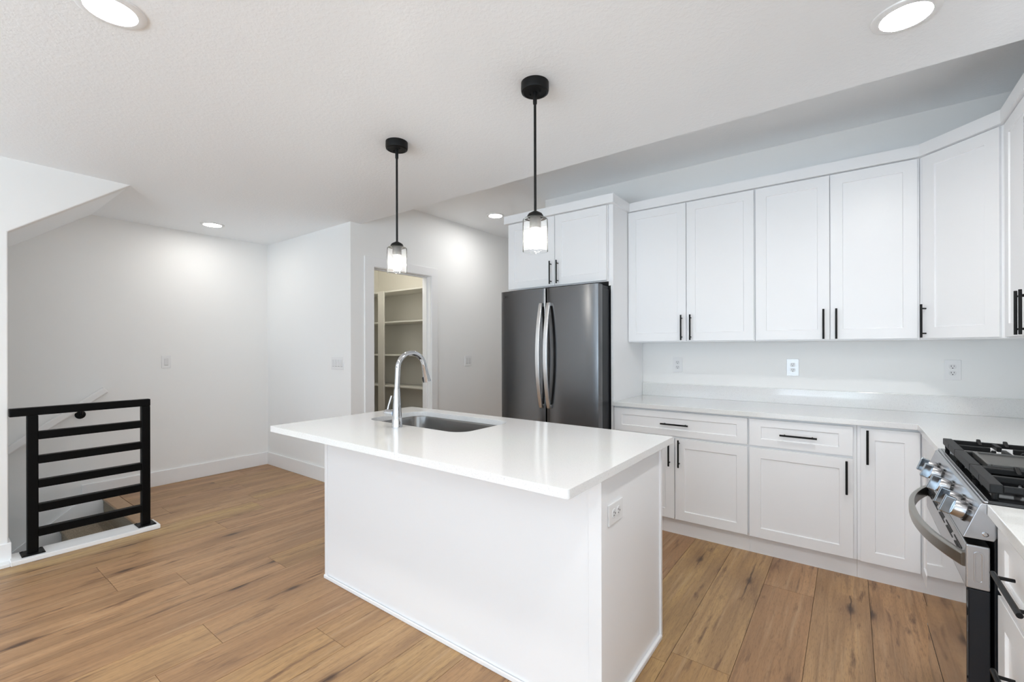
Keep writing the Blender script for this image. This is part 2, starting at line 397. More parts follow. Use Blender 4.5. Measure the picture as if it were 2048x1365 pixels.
def plank(x0, x1, y0, y1, uo, vo, tone):
    g = 0.0009
    if x1 - x0 < 0.004 or y1 - y0 < 0.004: return
    hue = hue_fix.get(math.floor(((x0 + x1) / 2 - X0) / PW), (vo * 7.31 + uo * 3.17) % 1.0)
    n0 = len(bm.faces); mb.box(x0 + g, y0 + g, -0.012, x1 - g, y1 - g, 0.0)
    bm.faces.ensure_lookup_table()
    for f in bm.faces[n0:]:
        for lp in f.loops:
            lp[uvl].uv = (lp.vert.co.y + uo, lp.vert.co.x + vo); lp[cl] = (tone, hue, 0.0, 1)
def clip_plank(k, xa, xb, ya, yb, *a):
    # cut the plank to the rooms that have this floor (the stairwell stays open)
    for rx0, rx1, ry0, ry1 in ((STAIR_X, -4.205, 1.125, FAR_Y), (-4.205, PANTRY_X, BACK_Y, FAR_Y), (PANTRY_X, RIGHT_X, BACK_Y, KIT_Y),
                               (RIGHT_X, ROOM_R, BACK_Y, 0.4), (STAIR_X, PANTRY_X, 2.56, 3.97), (PANTRY_X, HALL_X, KIT_Y, HALL_END)):
        x0, x1, y0, y1 = max(xa, rx0), min(xb, rx1), max(ya, ry0), min(yb, ry1)
        if x1 > x0 and y1 > y0: plank(x0, x1, y0, y1, *a)
for k in range(-21, 18):
    xa = X0 + k * PW; j = joint.get(k, rnd.uniform(0, PL))
    i0 = -5
    for i in range(i0, 6):
        y0 = j + i * PL
        if y0 > HALL_END or y0 + PL < BACK_Y: continue
        t = tone_fix.get((k, i + 1), None)
        if t is None: t = rnd.uniform(0.25, 0.75)
        clip_plank(k, xa, xa + PW, y0, y0 + PL, rnd.uniform(0, 40), k * 1.37 + rnd.uniform(0, 9), t)
for (x0, y0, x1, y1) in ((STAIR_X, 1.125, -4.205, FAR_Y), (-4.205, BACK_Y, PANTRY_X, FAR_Y), (PANTRY_X, BACK_Y, RIGHT_X, KIT_Y), (RIGHT_X, BACK_Y, ROOM_R, 0.4), (STAIR_X, 2.56, PANTRY_X, 3.97), (PANTRY_X, KIT_Y, HALL_X, HALL_END)):
    mb.box(x0, y0, -0.16, x1, y1, -0.0115, 1)
struct('floor', mb, ['floor', 'gap'])

# ceiling with the raised part over the kitchen run
mb = MB()
mb.box(STAIR_X - 0.1, BACK_Y - 0.1, CEIL, ROOM_R + 0.1, STEP_Y, CEIL2 + 0.12)
mb.box(STAIR_X - 0.1, STEP_Y, CEIL2, ROOM_R + 0.1, HALL_END + 0.1, CEIL2 + 0.12)
struct('ceiling', mb, 'ceil', bevel=0.010)

# left wall beside the stairs, with the sloped edge under the upper flight
poly = [(LEFT_X, BACK_Y, -0.002), (LEFT_X, 0.360, -0.002), (LEFT_X, 0.360, 2.050), (LEFT_X, 0.968, CEIL + 0.01), (LEFT_X, BACK_Y, CEIL + 0.01)]
struct('wall_left', MB().prism(poly, (-0.12, 0, 0)), 'wall', bevel=0.006)
# sloped soffit over the stairs
poly = [(LEFT_X - 0.12, 0.968, CEIL + 0.01), (LEFT_X - 0.12, -1.2, 0.863), (LEFT_X - 0.12, -1.2, 1.05), (LEFT_X - 0.12, 0.78, CEIL + 0.01)]
struct('ceiling_stairs', MB().prism(poly, (STAIR_X - LEFT_X + 0.12, 0, 0)), 'ceil')
struct('wall_stairs', MB().box(STAIR_X - 0.12, BACK_Y, -3.0, STAIR_X, HALL_END, CEIL2 + 0.1), 'wall')
# wall below the floor edge on the kitchen side of the stairwell, and its foot end
struct('wall_stairwell', MB().box(-4.25, BACK_Y, -3.0, -4.207, 1.10, -0.002), 'wall')
struct('wall_stairwell_end', MB().box(STAIR_X, BACK_Y - 0.1, -3.0, LEFT_X, BACK_Y, CEIL), 'wall')
# far wall with the switches (the pantry stands behind it)
struct('wall_far', MB().box(STAIR_X, FAR_Y, 0, PANTRY_X - 0.12, FAR_Y + 0.10, CEIL2 + 0.05), 'wall')
# pantry wall with its doorway
DY0, DY1, DZ = 2.715, 3.458, 2.115
poly = [(PANTRY_X, FAR_Y, 0), (PANTRY_X, DY0 - 0.018, 0), (PANTRY_X, DY0 - 0.018, DZ + 0.018), (PANTRY_X, DY1 + 0.018, DZ + 0.018), (PANTRY_X, DY1 + 0.018, 0), (PANTRY_X, HALL_END, 0), (PANTRY_X, HALL_END, CEIL2 + 0.05), (PANTRY_X, FAR_Y, CEIL2 + 0.05)]
mb = MB()
mb.box(PANTRY_X - 0.12, FAR_Y, 0, PANTRY_X, DY0 - 0.018, CEIL2 + 0.05)
mb.box(PANTRY_X - 0.12, DY1 + 0.018, 0, PANTRY_X, HALL_END, CEIL2 + 0.05)
mb.box(PANTRY_X - 0.12, DY0 - 0.018, DZ + 0.018, PANTRY_X, DY1 + 0.018, CEIL2 + 0.05)
struct('wall_pantry', mb, 'wall')
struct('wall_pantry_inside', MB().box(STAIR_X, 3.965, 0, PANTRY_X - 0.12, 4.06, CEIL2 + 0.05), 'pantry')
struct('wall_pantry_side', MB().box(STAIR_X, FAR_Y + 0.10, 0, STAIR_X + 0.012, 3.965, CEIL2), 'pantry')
# kitchen back wall, hall, right wall, wall behind the camera
struct('wall_kitchen', MB().box(HALL_X, KIT_Y, 0, RIGHT_X + 0.12, KIT_Y + 0.12, CEIL2 + 0.05), 'wall')
struct('wall_hall', MB().box(HALL_X, KIT_Y + 0.12, 0, HALL_X + 0.12, HALL_END, CEIL2 + 0.05), 'wall')
struct('wall_hall_end', MB().box(PANTRY_X - 0.12, HALL_END, 0, HALL_X + 0.12, HALL_END + 0.1, CEIL2 + 0.05), 'wall')
struct('wall_right', MB().box(RIGHT_X, 0.40, 0, RIGHT_X + 0.12, KIT_Y, CEIL2 + 0.05), 'wall')
struct('wall_dining', MB().box(RIGHT_X + 0.12, 0.40, 0, ROOM_R + 0.1, 0.52, CEIL), 'wall')
def wall_with_holes(mb, horiz, fixed, t, a0, a1, z1, holes):
    cur = a0
    def put(p, q, za, zb):
        if q - p < 1e-4 or zb - za < 1e-4: return
        if horiz: mb.box(p, fixed - t, za, q, fixed, zb)
        else: mb.box(fixed, p, za, fixed + t, q, zb)
    for h0, h1, hz0, hz1 in sorted(holes):
        put(cur, h0, 0, z1); put(h0, h1, 0, hz0); put(h0, h1, hz1, z1); cur = h1
    put(cur, a1, 0, z1)
    return mb
back_holes = [(-3.70, -2.40, 0.70, 2.20), (-2.25, 0.35, 0.02, 2.10), (0.95, 2.55, 0.70, 2.20)]
struct('wall_back', wall_with_holes(MB(), True, BACK_Y, 0.15, LEFT_X, ROOM_R + 0.1, CEIL, back_holes), 'wall')
side_holes = [(-3.10, -0.70, 0.70, 2.20)]
struct('wall_side', wall_with_holes(MB(), False, ROOM_R, 0.15, BACK_Y, 0.52, CEIL, side_holes), 'wall')
def window(n, fr, w, z0, z1, mull):
    mb = MB(); f = 0.055
    mb.obox(fr, 0, z0, -0.10, w, z0 + f, -0.04); mb.obox(fr, 0, z1 - f, -0.10, w, z1, -0.04)
    xs = [0] + [w * (i + 1) / (mull + 1) - f / 2 for i in range(mull)] + [w - f]
    for x in xs: mb.obox(fr, x, z0 + f, -0.10, x + f, z1 - f, -0.04)
    o = struct('window_%d' % n, mb, 'trim', bevel=0.003)
    p = obj('pane', MB().obox(fr, f * 0.5, z0 + f * 0.5, -0.074, w - f * 0.5, z1 - f * 0.5, -0.070), 'pane', o)
    return o
fr_n = lambda x: (lambda a, b_, c_: Vector((x + a, BACK_Y + c_, b_)))
window(1, fr_n(-3.70), 1.30, 0.70, 2.20, 1)
window(2, fr_n(-2.25), 2.60, 0.02, 2.10, 2)
window(3, fr_n(0.95), 1.60, 0.70, 2.20, 1)
window(4, lambda a, b_, c_: Vector((ROOM_R - c_, -3.10 + a, b_)), 2.40, 0.70, 2.20, 2)

# baseboards and door casing
BH, BT = 0.140, 0.014
struct('baseboard_stairs', MB().box(STAIR_X, 0.890, 0.0, STAIR_X + BT, FAR_Y, BH), 'trim', bevel=0.003)
struct('baseboard_far', MB().box(STAIR_X + BT, FAR_Y - BT, 0.0, PANTRY_X, FAR_Y, BH), 'trim', bevel=0.003)
mb = MB().box(LEFT_X, BACK_Y, 0.0, LEFT_X + BT, 0.372, 0.128); mb.box(LEFT_X - 0.12, 0.360, 0.028, LEFT_X, 0.372, 0.128)
struct('baseboard_left', mb, 'trim', bevel=0.003)
mb = MB().box(PANTRY_X, FAR_Y - BT, 0, PANTRY_X + BT, DY0 - 0.112, BH); mb.box(PANTRY_X, DY1 + 0.095, 0, PANTRY_X + BT, HALL_END, BH)
struct('baseboard_pantry', mb, 'trim', bevel=0.003)
mb = MB()
mb.box(PANTRY_X, DY0 - 0.110, 0, PANTRY_X + 0.016, DY0 - 0.006, DZ + 0.006)
mb.box(PANTRY_X, DY1 + 0.006, 0, PANTRY_X + 0.016, DY1 + 0.095, DZ + 0.006)
mb.box(PANTRY_X, DY0 - 0.110, DZ + 0.006, PANTRY_X + 0.016, DY1 + 0.095, DZ + 0.096)
struct('trim_1', mb, 'trim', bevel=0.002)
mb = MB()
mb.box(PANTRY_X - 0.13, DY0 - 0.018, 0, PANTRY_X + 0.004, DY0, DZ); mb.box(PANTRY_X - 0.13, DY1, 0, PANTRY_X + 0.004, DY1 + 0.018, DZ)
mb.box(PANTRY_X - 0.13, DY0 - 0.018, DZ, PANTRY_X + 0.004, DY1 + 0.018, DZ + 0.018)
mb.box(PANTRY_X - 0.085, DY0, 0, PANTRY_X - 0.050, DY0 + 0.011, DZ - 0.011); mb.box(PANTRY_X - 0.085, DY1 - 0.011, 0, PANTRY_X - 0.050, DY1, DZ - 0.011)
mb.box(PANTRY_X - 0.085, DY0, DZ - 0.011, PANTRY_X - 0.050, DY1, DZ)
struct('trim_2', mb, 'trim', bevel=0.0015)
# white cap board along the edge of the stairwell
struct('trim_3', MB().box(-4.300, BACK_Y, 0.0, LEFT_X - 0.12, 0.36, 0.028).box(-4.240, 0.361, 0.0, -4.072, 1.104, 0.030).box(LEFT_X + BT, BACK_Y, 0.0, -4.080, 0.361, 0.022), 'trim', bevel=0.004)

# ------------------------------------------------------------------ stairs, railing, handrail
st = thing('staircase', 'carpeted staircase going down behind the black railing', 'stairs', (-4.80, 0.9, 0))
mb = MB(); RUN, RISE, NOSE = 0.270, 0.190, 1.030
pts = [(0, 1.030, -0.022)]
y = 1.012; z = -0.022
poly = [(STAIR_X + 0.022, 1.030, -0.022), (STAIR_X + 0.022, 1.030, -RISE)]
for i in range(1, 11):
    yy = 1.030 - RUN * i
    poly += [(STAIR_X + 0.022, yy - 0.012, -RISE * i), (STAIR_X + 0.022, yy - 0.012, -RISE * i - 0.03), (STAIR_X + 0.022, yy, -RISE * i - 0.035), (STAIR_X + 0.022, yy, -RISE * (i + 1))]
bot = [(STAIR_X + 0.022, 1.030 - RUN * 10, -RISE * 11 - 0.2), (STAIR_X + 0.022, 1.10, -0.5), (STAIR_X + 0.022, 1.10, -0.022)]
mb.prism(poly + bot, (-4.252 - STAIR_X - 0.022, 0, 0))
obj('carpet', mb, 'carpet', st, bevel=0.010, seg=3)
obj('stair_nosing', MB().box(STAIR_X + 0.014, 1.020, -0.022, -4.2515, 1.1235, 0.0015), 'nose', st, bevel=0.006, seg=3)
mb = MB()
poly = [(STAIR_X + 0.001, yy_, zz_) for yy_, zz_ in ((1.030, 0.0), (0.875, 0.0), (-1.70, -1.92), (-1.70, -2.30), (1.030, -0.37))]
obj('skirt_board', mb.prism(poly, (0.014, 0, 0)), 'trim', st, bevel=0.002)

rl = thing('stair_railing', 'black square-tube railing with five horizontal bars beside the stairs', 'railing', (-4.155, 0.75, 0.030))
RX0, RX1 = -4.180, -4.130
mb = MB().box(RX0, 0.362, 0.9035, RX1, 1.061, 0.954)
obj('top_rail', mb, 'rail', rl, bevel=0.004)
for ya in (0.437, 1.010):
    obj('post', MB().box(RX0, ya, 0.036, RX1, ya + 0.050, 0.9035), 'rail', rl, bevel=0.004)
    bpz = MB().box(-4.215, ya - 0.027, 0.030, -4.100, ya + 0.077, 0.036)
    o = obj('base_plate', bpz, 'black', rl, bevel=0.001)
    for yb_ in (ya - 0.016, ya + 0.066):
        for xb in (-4.203, -4.112): obj('bolt', MB().lathe((xb, yb_, 0.036), [(0.006, 0), (0.006, 0.003)], 8), 'black', o)
for i in range(5):
    zc = 0.7735 - 0.1545 * i
    obj('bar', MB().box(RX0 + 0.002, 0.487, zc - 0.0255, RX1 - 0.002, 1.010, zc + 0.0255), 'rail', rl, bevel=0.003)

hr = thing('handrail', 'white sloping handrail on the stair wall behind the black railing', 'handrail', (-5.28, 0.9, 0.90))
d = Vector((0, -0.53, -0.398)); dn_ = d.normalized(); up = Vector((0, -dn_.z, dn_.y)) * -1
if up.z < 0: up = -up
p0 = Vector((-5.28, 1.020, 0.985)); mb = MB()
rings = []
for p in (p0, p0 + dn_ * 2.6):
    rings.append([p + Vector((-0.020, 0, 0)), p + Vector((0.020, 0, 0)), p + Vector((0.020, 0, 0)) - up * 0.046, p + Vector((0.020, 0, 0)) - up * 0.058 + Vector((-0.006, 0, 0)), p + Vector((-0.020, 0, 0)) - up * 0.058])
mb.loft(rings)
obj('rail', mb, 'trim', hr, bevel=0.006, seg=3)
for k, yb_ in enumerate((0.882, -0.55)):
    zb = 0.753 + (yb_ - 0.882) * 0.751
    mb = MB().lathe((STAIR_X, yb_, zb), [(0.036, 0.0), (0.036, 0.004), (0.026, 0.010), (0.012, 0.012)], 28, (1, 0, 0))
    pr = p0 + dn_ * ((yb_ + 0.0 - p0.y) / dn_.y); pr -= up * 0.058
    mb.tube([(STAIR_X + 0.008, yb_, zb), (STAIR_X + 0.055, yb_, zb + 0.004), (-5.285, yb_, zb + 0.03), (-5.28, yb_, pr.z + 0.002)], 0.007, 10)
    obj('bracket', mb, 'black', hr, smooth=True)

# ------------------------------------------------------------------ pantry shelves
ps = thing('pantry_shelving', 'white built-in L-shaped shelving inside the pantry doorway', 'shelving', (-4.9, 3.8, 0))
for z in (2.058, 1.665, 1.244, 0.846, 0.42):
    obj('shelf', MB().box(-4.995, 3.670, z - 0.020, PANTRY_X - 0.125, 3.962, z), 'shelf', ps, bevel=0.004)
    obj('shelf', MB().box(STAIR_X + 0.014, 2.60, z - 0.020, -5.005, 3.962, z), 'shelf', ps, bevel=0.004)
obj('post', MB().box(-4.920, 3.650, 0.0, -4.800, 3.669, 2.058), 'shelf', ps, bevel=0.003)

# ------------------------------------------------------------------ lights
def recessed(loc, label, lamp):
    t = thing('recessed_light', label, 'ceiling light', loc, 'round recessed ceiling lights')
    x, y, z = loc
    obj('trim_ring', MB().lathe((x, y, z), [(0.0735, -0.001), (0.0735, -0.0085), (0.090, -0.0085), (0.0975, -0.0045), (0.0995, 0.0)], 48, cap0=False, cap1=False), 'plastic', t, smooth=True)
    obj('diffuser', MB().lathe((x, y, z), [(0.0735, -0.0025), (0.072, -0.0055)], 48, cap1=True, cap0=False), lamp, t)
    return t
r0 = recessed((-4.855, 1.725, CEIL), 'round recessed ceiling light near the corner above the stair landing', 'can_dim')
r1 = recessed((-2.053, 0.419, CEIL), 'round recessed ceiling light cut off at the top left edge of the photo', 'can')
recessed((0.161, 2.126, CEIL), 'round recessed ceiling light at the top right, above the range', 'can_bright')
copy_thing(r1, (-3.165, 3.92, CEIL2), 'round recessed light in the raised ceiling left of the refrigerator cabinet')

copy_thing(r1, (0.161, 0.419, CEIL), 'added unseen recessed fill light over the floor between island and short countertop')  # unseen fixture added to brighten the aisle floor and base cabinets
copy_thing(r1, (-0.946, 0.419, CEIL), 'added unseen recessed fill light over the floor in front of the island')  # unseen, added to light the island and the foreground floor
copy_thing(r1, (1.40, -1.60, CEIL), 'added unseen recessed fill light near the side window')  # unseen, added for more bounce light from the floor
copy_thing(r1, (-2.053, -1.60, CEIL), 'added unseen recessed fill light near the glazed doors')  # unseen, another added fixture lifting the overall light level
pl = thing('ceiling_lamp', 'round flush ceiling lamp inside the pantry', 'ceiling light', (-4.35, 3.15, CEIL2))
obj('base', MB().lathe((-4.35, 3.15, CEIL2), [(0.13, 0.0), (0.13, -0.018), (0.12, -0.02)], 36), 'plastic', pl, smooth=True)
obj('glass_bowl', MB().lathe((-4.35, 3.15, CEIL2), [(0.118, -0.018), (0.112, -0.045), (0.08, -0.075), (0.03, -0.088), (0.004, -0.09)], 36), 'pantry_lamp', pl, smooth=True)

def pendant(x, y, label):
    t = thing('pendant_light', label, 'pendant light', (x, y, CEIL), 'glass pendant lights over the island')
    c = (x, y, CEIL)
    mb = MB().lathe(c, [(0.062, 0.0), (0.0625, -0.030), (0.060, -0.040), (0.052, -0.043), (0.050, -0.041), (0.012, -0.041)], 48)
    can = obj('canopy', mb, 'black', t, smooth=True)
    for s in (-1, 1): obj('screw', MB().lathe((x + s * 0.026, y, CEIL - 0.040), [(0.0035, 0), (0.0045, -0.006), (0.002, -0.009)], 10), 'black', can, smooth=True)
    obj('swivel', MB().lathe(c, [(0.009, -0.040), (0.009, -0.090), (0.0075, -0.094), (0.006, -0.096)], 20), 'black', t, smooth=True)
    obj('rod', MB().lathe(c, [(0.0060, -0.090), (0.0060, -0.580)], 16), 'black', t, smooth=True)
    obj('cap', MB().lathe(c, [(0.006, -0.570), (0.014, -0.574), (0.030, -0.583), (0.036, -0.592), (0.037, -0.599), (0.012, -0.601)], 36), 'black', t, smooth=True)
    obj('socket', MB().lathe(c, [(0.0235, -0.600), (0.0255, -0.606), (0.0255, -0.648), (0.020, -0.652)], 28), 'griddle', t, smooth=True)
    sh = MB().lathe(c, [(0.034, -0.6025), (0.050, -0.6045), (0.0555, -0.610), (0.0565, -0.640), (0.0565, -0.7505)], 48, cap0=False, cap1=False)
    sh.lathe(c, [(0.0565, -0.7505), (0.0562, -0.7520), (0.0545, -0.7522), (0.0540, -0.7500)], 48, cap0=False, cap1=False)
    obj('glass_shade', sh, 'shade', t, smooth=True)
    obj('bulb', MB().lathe(c, [(0.012, -0.645), (0.0135, -0.660), (0.022, -0.676), (0.029, -0.695), (0.030, -0.710), (0.026, -0.725), (0.015, -0.737), (0.004, -0.741)], 28), 'bulb', t, smooth=True)
    return t
p1 = pendant(-1.124, 1.675, 'black-rod glass pendant light hanging nearer the refrigerator cabinet')
copy_thing(p1, (-2.080, 1.676, CEIL), 'black-rod glass pendant light hanging in front of the pantry doorway')

# ------------------------------------------------------------------ switches and outlets (built at the origin, facing -Y, then placed)
def plate_mb(fr, w, h): return MB().obox(fr, -w / 2, -h / 2, 0, w / 2, h / 2, 0.0055)
def switch(fr, n, w, h, loc, label, cat='light switch'):
    t = thing('light_switch', label, cat, loc)
    f = lambda a, b_, c_: fr(a, b_, c_) + Vector(loc)
    obj('wall_plate', plate_mb(f, w, h), 'plastic', t, bevel=0.002)
    for i in range(n):
        a = (i - (n - 1) / 2) * 0.046
        o = obj('rocker', MB().obox(f, a - 0.0165, -0.033, 0.0045, a + 0.0165, 0.033, 0.0085), 'plastic_in', t, bevel=0.002)
        obj('rocker_edge', MB().obox(f, a - 0.0150, -0.0345, 0.0050, a + 0.0150, -0.0325, 0.0066), 'slot', o)
    return t
f_s = lambda a, b_, c_: Vector((a, -c_, b_)); f_e = lambda a, b_, c_: Vector((c_, a, b_))
switch(f_e, 1, 0.074, 0.122, (STAIR_X, 1.498, 1.196), 'single white rocker light switch on the stair wall')
switch(f_s, 4, 0.212, 0.122, (-3.934, FAR_Y, 1.183), 'wide white four-gang light switch beside the pantry corner')
switch(f_e, 2, 0.118, 0.122, (PANTRY_X, 4.072, 1.169), 'white double rocker switch between pantry door and refrigerator')
def outlet(fr, loc, label, plate='plastic', side=False):
    t = thing('electrical_outlet', label, 'outlet', loc, 'duplex wall outlets')
    f0 = (lambda a, b_, c_: fr(-b_, a, c_)) if side else fr
    f = lambda a, b_, c_: f0(a, b_, c_) + Vector(loc)
    obj('wall_plate', plate_mb(f, 0.076, 0.122), plate, t, bevel=0.002)
    for s in (-1, 1):
        zc = s * 0.0195; ring = []
        for k in range(28):
            an = 2 * math.pi * k / 28; a_ = 0.0172 * math.cos(an); b2 = max(-0.0142, min(0.0142, 0.0172 * math.sin(an)))
            ring.append((a_, b2 + zc))
        o = obj('socket', MB().loft([[f(a_, b2, 0.004) for a_, b2 in ring], [f(a_, b2, 0.0078) for a_, b2 in ring]]), 'plastic_in' if plate != 'film' else 'plastic', t, bevel=0.0006)
        mb = MB()
        mb.obox(f, -0.0075, zc - 0.001, 0.0070, -0.0052, zc + 0.0085, 0.0081); mb.obox(f, 0.0052, zc + 0.0005, 0.0070, 0.0075, zc + 0.0080, 0.0081)
        mb.obox(f, -0.0026, zc - 0.0105, 0.0070, 0.0026, zc - 0.0055, 0.0081)
        obj('slot', mb, 'slot', o)
    return t
o0 = outlet(f_s, (-1.145, KIT_Y, 1.180), 'white duplex outlet on the backsplash wall nearest the refrigerator panel')
outlet(f_s, (-0.331, KIT_Y, 1.178), 'shiny film-covered outlet in the middle of the backsplash wall', 'film')
copy_thing(o0, (0.502, KIT_Y, 1.182), 'white duplex outlet on the backsplash wall nearest the range')

# ------------------------------------------------------------------ kitchen island
isl = thing('kitchen_island', 'white panelled kitchen island base under the overhanging quartz slab', 'island', (-1.56, 1.75, 0))
IX0, IX1, IY0, IY1, IZ = -2.430, -0.690, 1.433, 2.060, 0.884
obj('back_panel', MB().box(IX0 + 0.004, IY0 + 0.004, 0.0, IX1 - 0.004, IY0 + 0.022, IZ), 'cab', isl, bevel=0.001)
obj('corner_trim', MB().box(IX0, IY0, 0.0, IX0 + 0.026, IY0 + 0.0035, IZ).box(IX0, IY0 + 0.0035, 0.0, IX0 + 0.0035, IY0 + 0.06, IZ), 'cab', isl, bevel=0.001)
obj('corner_trim', MB().box(IX1 - 0.0035, IY0 + 0.0005, 0.0, IX1, IY0 + 0.050, IZ).box(IX1 - 0.05, IY0, 0.0, IX1 - 0.001, IY0 + 0.0035, IZ), 'cab', isl, bevel=0.001)
obj('shoe_molding', MB().box(IX0, IY0 - 0.008, 0.0, IX1 - 0.004, IY0 - 0.0002, 0.021), 'cab', isl, bevel=0.005, seg=3)
obj('end_panel', MB().box(IX1 - 0.022, IY0 + 0.022, 0.0, IX1 - 0.007, IY1 - 0.002, IZ), 'cab', isl, bevel=0.001)
obj('end_panel', MB().box(IX0 + 0.007, IY0 + 0.022, 0.0, IX0 + 0.022, IY1 - 0.002, IZ), 'cab', isl, bevel=0.001)
obj('corner_trim', MB().box(IX1 - 0.0068, IY1 - 0.018, 0.0, IX1 + 0.002, IY1, IZ), 'cab', isl, bevel=0.001)
obj('shoe_molding', MB().box(IX1 - 0.0068, IY0 + 0.051, 0.0, IX1 + 0.008, IY1 - 0.0185, 0.024), 'cab', isl, bevel=0.006, seg=3)
obj('cabinet_front', MB().box(IX0 + 0.0225, IY1 - 0.020, 0.10, IX1 - 0.0225, IY1 - 0.004, IZ).box(IX0 + 0.0225, IY0 + 0.0225, 0.10, IX1 - 0.0225, IY1 - 0.0205, 0.118), 'cab', isl)
out = outlet(f_e, (IX1 - 0.0065, 1.560, 0.7185), 'white outlet mounted sideways on the island end panel', side=True)

SX0, SX1, SY0, SY1 = -2.459, -0.651, 1.139, 2.105
mb = MB().plate(rrect(SX0, SY0, SX1, SY1, 0.010, 4), rrect(-2.252, 1.582, -1.497, 1.996, 0.085, 8), IZ + 0.0005, 0.914)
tag(obj('island_countertop', mb, 'quartz', None, bevel=0.002), 'white quartz island slab with the sink cut-out', 'countertop')
# undermount sink
sk_ = thing('kitchen_sink', 'stainless undermount sink in the island slab behind the faucet', 'sink', (-1.875, 1.79, 0.70))
def rr3(x0, y0, x1, y1, r, z): return [(x, y, z) for x, y in rrect(x0, y0, x1, y1, r, 8)]
mb = MB()
rings = [rr3(-2.275, 1.560, -1.474, 2.019, 0.10, 0.8835), rr3(-2.248, 1.586, -1.501, 1.992, 0.084, 0.8835), rr3(-2.246, 1.588, -1.503, 1.990, 0.083, 0.875), rr3(-2.240, 1.594, -1.509, 1.984, 0.080, 0.73),
         rr3(-2.228, 1.606, -1.521, 1.972, 0.070, 0.706), rr3(-2.200, 1.634, -1.549, 1.944, 0.05, 0.696)]
mb.loft(rings, False, True)
obj('basin', mb, 'sink', sk_, smooth=True, solid=0.0015)
obj('drain', MB().lathe((-1.875, 1.79, 0.694), [(0.044, 0.002), (0.044, 0.005), (0.036, 0.006), (0.030, 0.003)], 28), 'chrome', sk_, smooth=True)
# faucet
fx, fy = -1.881, 1.513
fa = thing('kitchen_faucet', 'chrome gooseneck pull-down faucet standing beside the island sink', 'faucet', (fx, fy, 0.914))
obj('body', MB().lathe((fx, fy, 0.9142), [(0.0275, 0.0), (0.0275, 0.004), (0.0265, 0.010), (0.0245, 0.05), (0.0205, 0.115), (0.0165, 0.185), (0.0152, 0.200)], 36), 'chrome', fa, smooth=True)
pts = [(fx, fy, 1.108), (fx, fy + 0.003, 1.16)]
cy_, cz_, ra, rb = fy + 0.097, 1.215, 0.091, 0.083
for i in range(0, 19):
    an = math.pi * (1 - i / 18 * 0.97); pts.append((fx, cy_ + ra * math.cos(an), cz_ + rb * math.sin(an)))
obj('spout', MB().tube(pts, 0.0137, 20), 'chrome', fa, smooth=True)
e0 = Vector(pts[-1]); dv = Vector((0, 0.022, -0.083)).normalized()
sp_ = obj('spray_head', MB().lathe(e0, [(0.0142, -0.002), (0.0148, 0.010), (0.0185, 0.070), (0.0205, 0.086), (0.017, 0.088)], 28, dv), 'chrome', fa, smooth=True)
q = e0 + dv * 0.080 + Vector((-0.012, -0.014, 0))
obj('spray_button', MB().lathe(q, [(0.0055, -0.018), (0.0065, 0.0), (0.0050, 0.012)], 12, dv), 'rubber', sp_, smooth=True)
hub = Vector((fx - 0.020, fy - 0.004, 0.985))
hd = obj('handle', MB().lathe(hub, [(0.017, 0.0), (0.018, 0.030), (0.020, 0.046), (0.018, 0.056), (0.010, 0.060)], 24, (-1, -0.10, -0.02)), 'chrome', fa, smooth=True)
lv = hub + Vector((-0.047, -0.004, 0.010))
obj('lever', MB().tube([lv, lv + Vector((0.004, 0.006, 0.03)), lv + Vector((0.016, 0.016, 0.078))], [0.0055, 0.0056, 0.0066], 14), 'chrome', hd, smooth=True)

# ------------------------------------------------------------------ base cabinets along the back wall
BF = 3.212                       # plane of the door faces
fb = fr_south(0, BF)
def base_cab(name, label, x0, x1):
    t = thing(name, label, 'cabinet', ((x0 + x1) / 2, 3.5, 0))
    mb = MB().box(x0, BF + 0.020, 0.112, x1, KIT_Y - 0.004, 0.883)
    obj('cabinet_box', mb, 'cab', t, bevel=0.001)
    obj('toe_kick', MB().box(x0, BF + 0.052, 0.0, x1, BF + 0.068, 0.1118), 'cab', t)
    return t
t = base_cab('base_cabinet', 'white base cabinet with a wide drawer over two doors beside the refrigerator panel', -1.4425, -0.5215)
door(t, fb, -1.438, 0.701, -0.527, 0.869, -0.9815, 0.785, False, name='drawer_front', rail=0.063, railv=0.045)
door(t, fb, -1.438, 0.121, -0.988, 0.686, -1.019, 0.586)
door(t, fb, -0.982, 0.121, -0.527, 0.686, -0.9525, 0.586)
t = base_cab('base_cabinet', 'white base cabinet with one drawer over a single door, middle of back run', -0.5210, 0.0300)
door(t, fb, -0.516, 0.701, 0.013, 0.869, -0.2505, 0.785, False, name='drawer_front', rail=0.066, railv=0.045)
door(t, fb, -0.516, 0.119, 0.013, 0.686, -0.0165, 0.581)
# corner cabinet: two doors that meet in the inside corner
t = thing('base_cabinet', 'white corner base cabinet with a narrow full-height door left of the range', 'cabinet', (0.3, 3.2, 0))
RF = 0.303
poly = [(0.0310, BF + 0.020, 0.112), (RF + 0.020, BF + 0.020, 0.112), (RF + 0.020, 2.470, 0.112), (RIGHT_X - 0.004, 2.470, 0.112), (RIGHT_X - 0.004, KIT_Y - 0.004, 0.112), (0.0310, KIT_Y - 0.004, 0.112)]
obj('cabinet_box', MB().prism(poly, (0, 0, 0.771)), 'cab', t, bevel=0.001)
obj('toe_kick', MB().box(0.0310, BF + 0.052, 0.0, RF + 0.07, BF + 0.068, 0.1118).box(RF + 0.052, 2.470, 0.0, RF + 0.068, BF + 0.052, 0.1118), 'cab', t)
door(t, fb, 0.047, 0.116, 0.2985, 0.867, 0.0770, 0.7655)
door(t, fr_west(RF, 3.205), 0.004, 0.116, 0.728, 0.867)

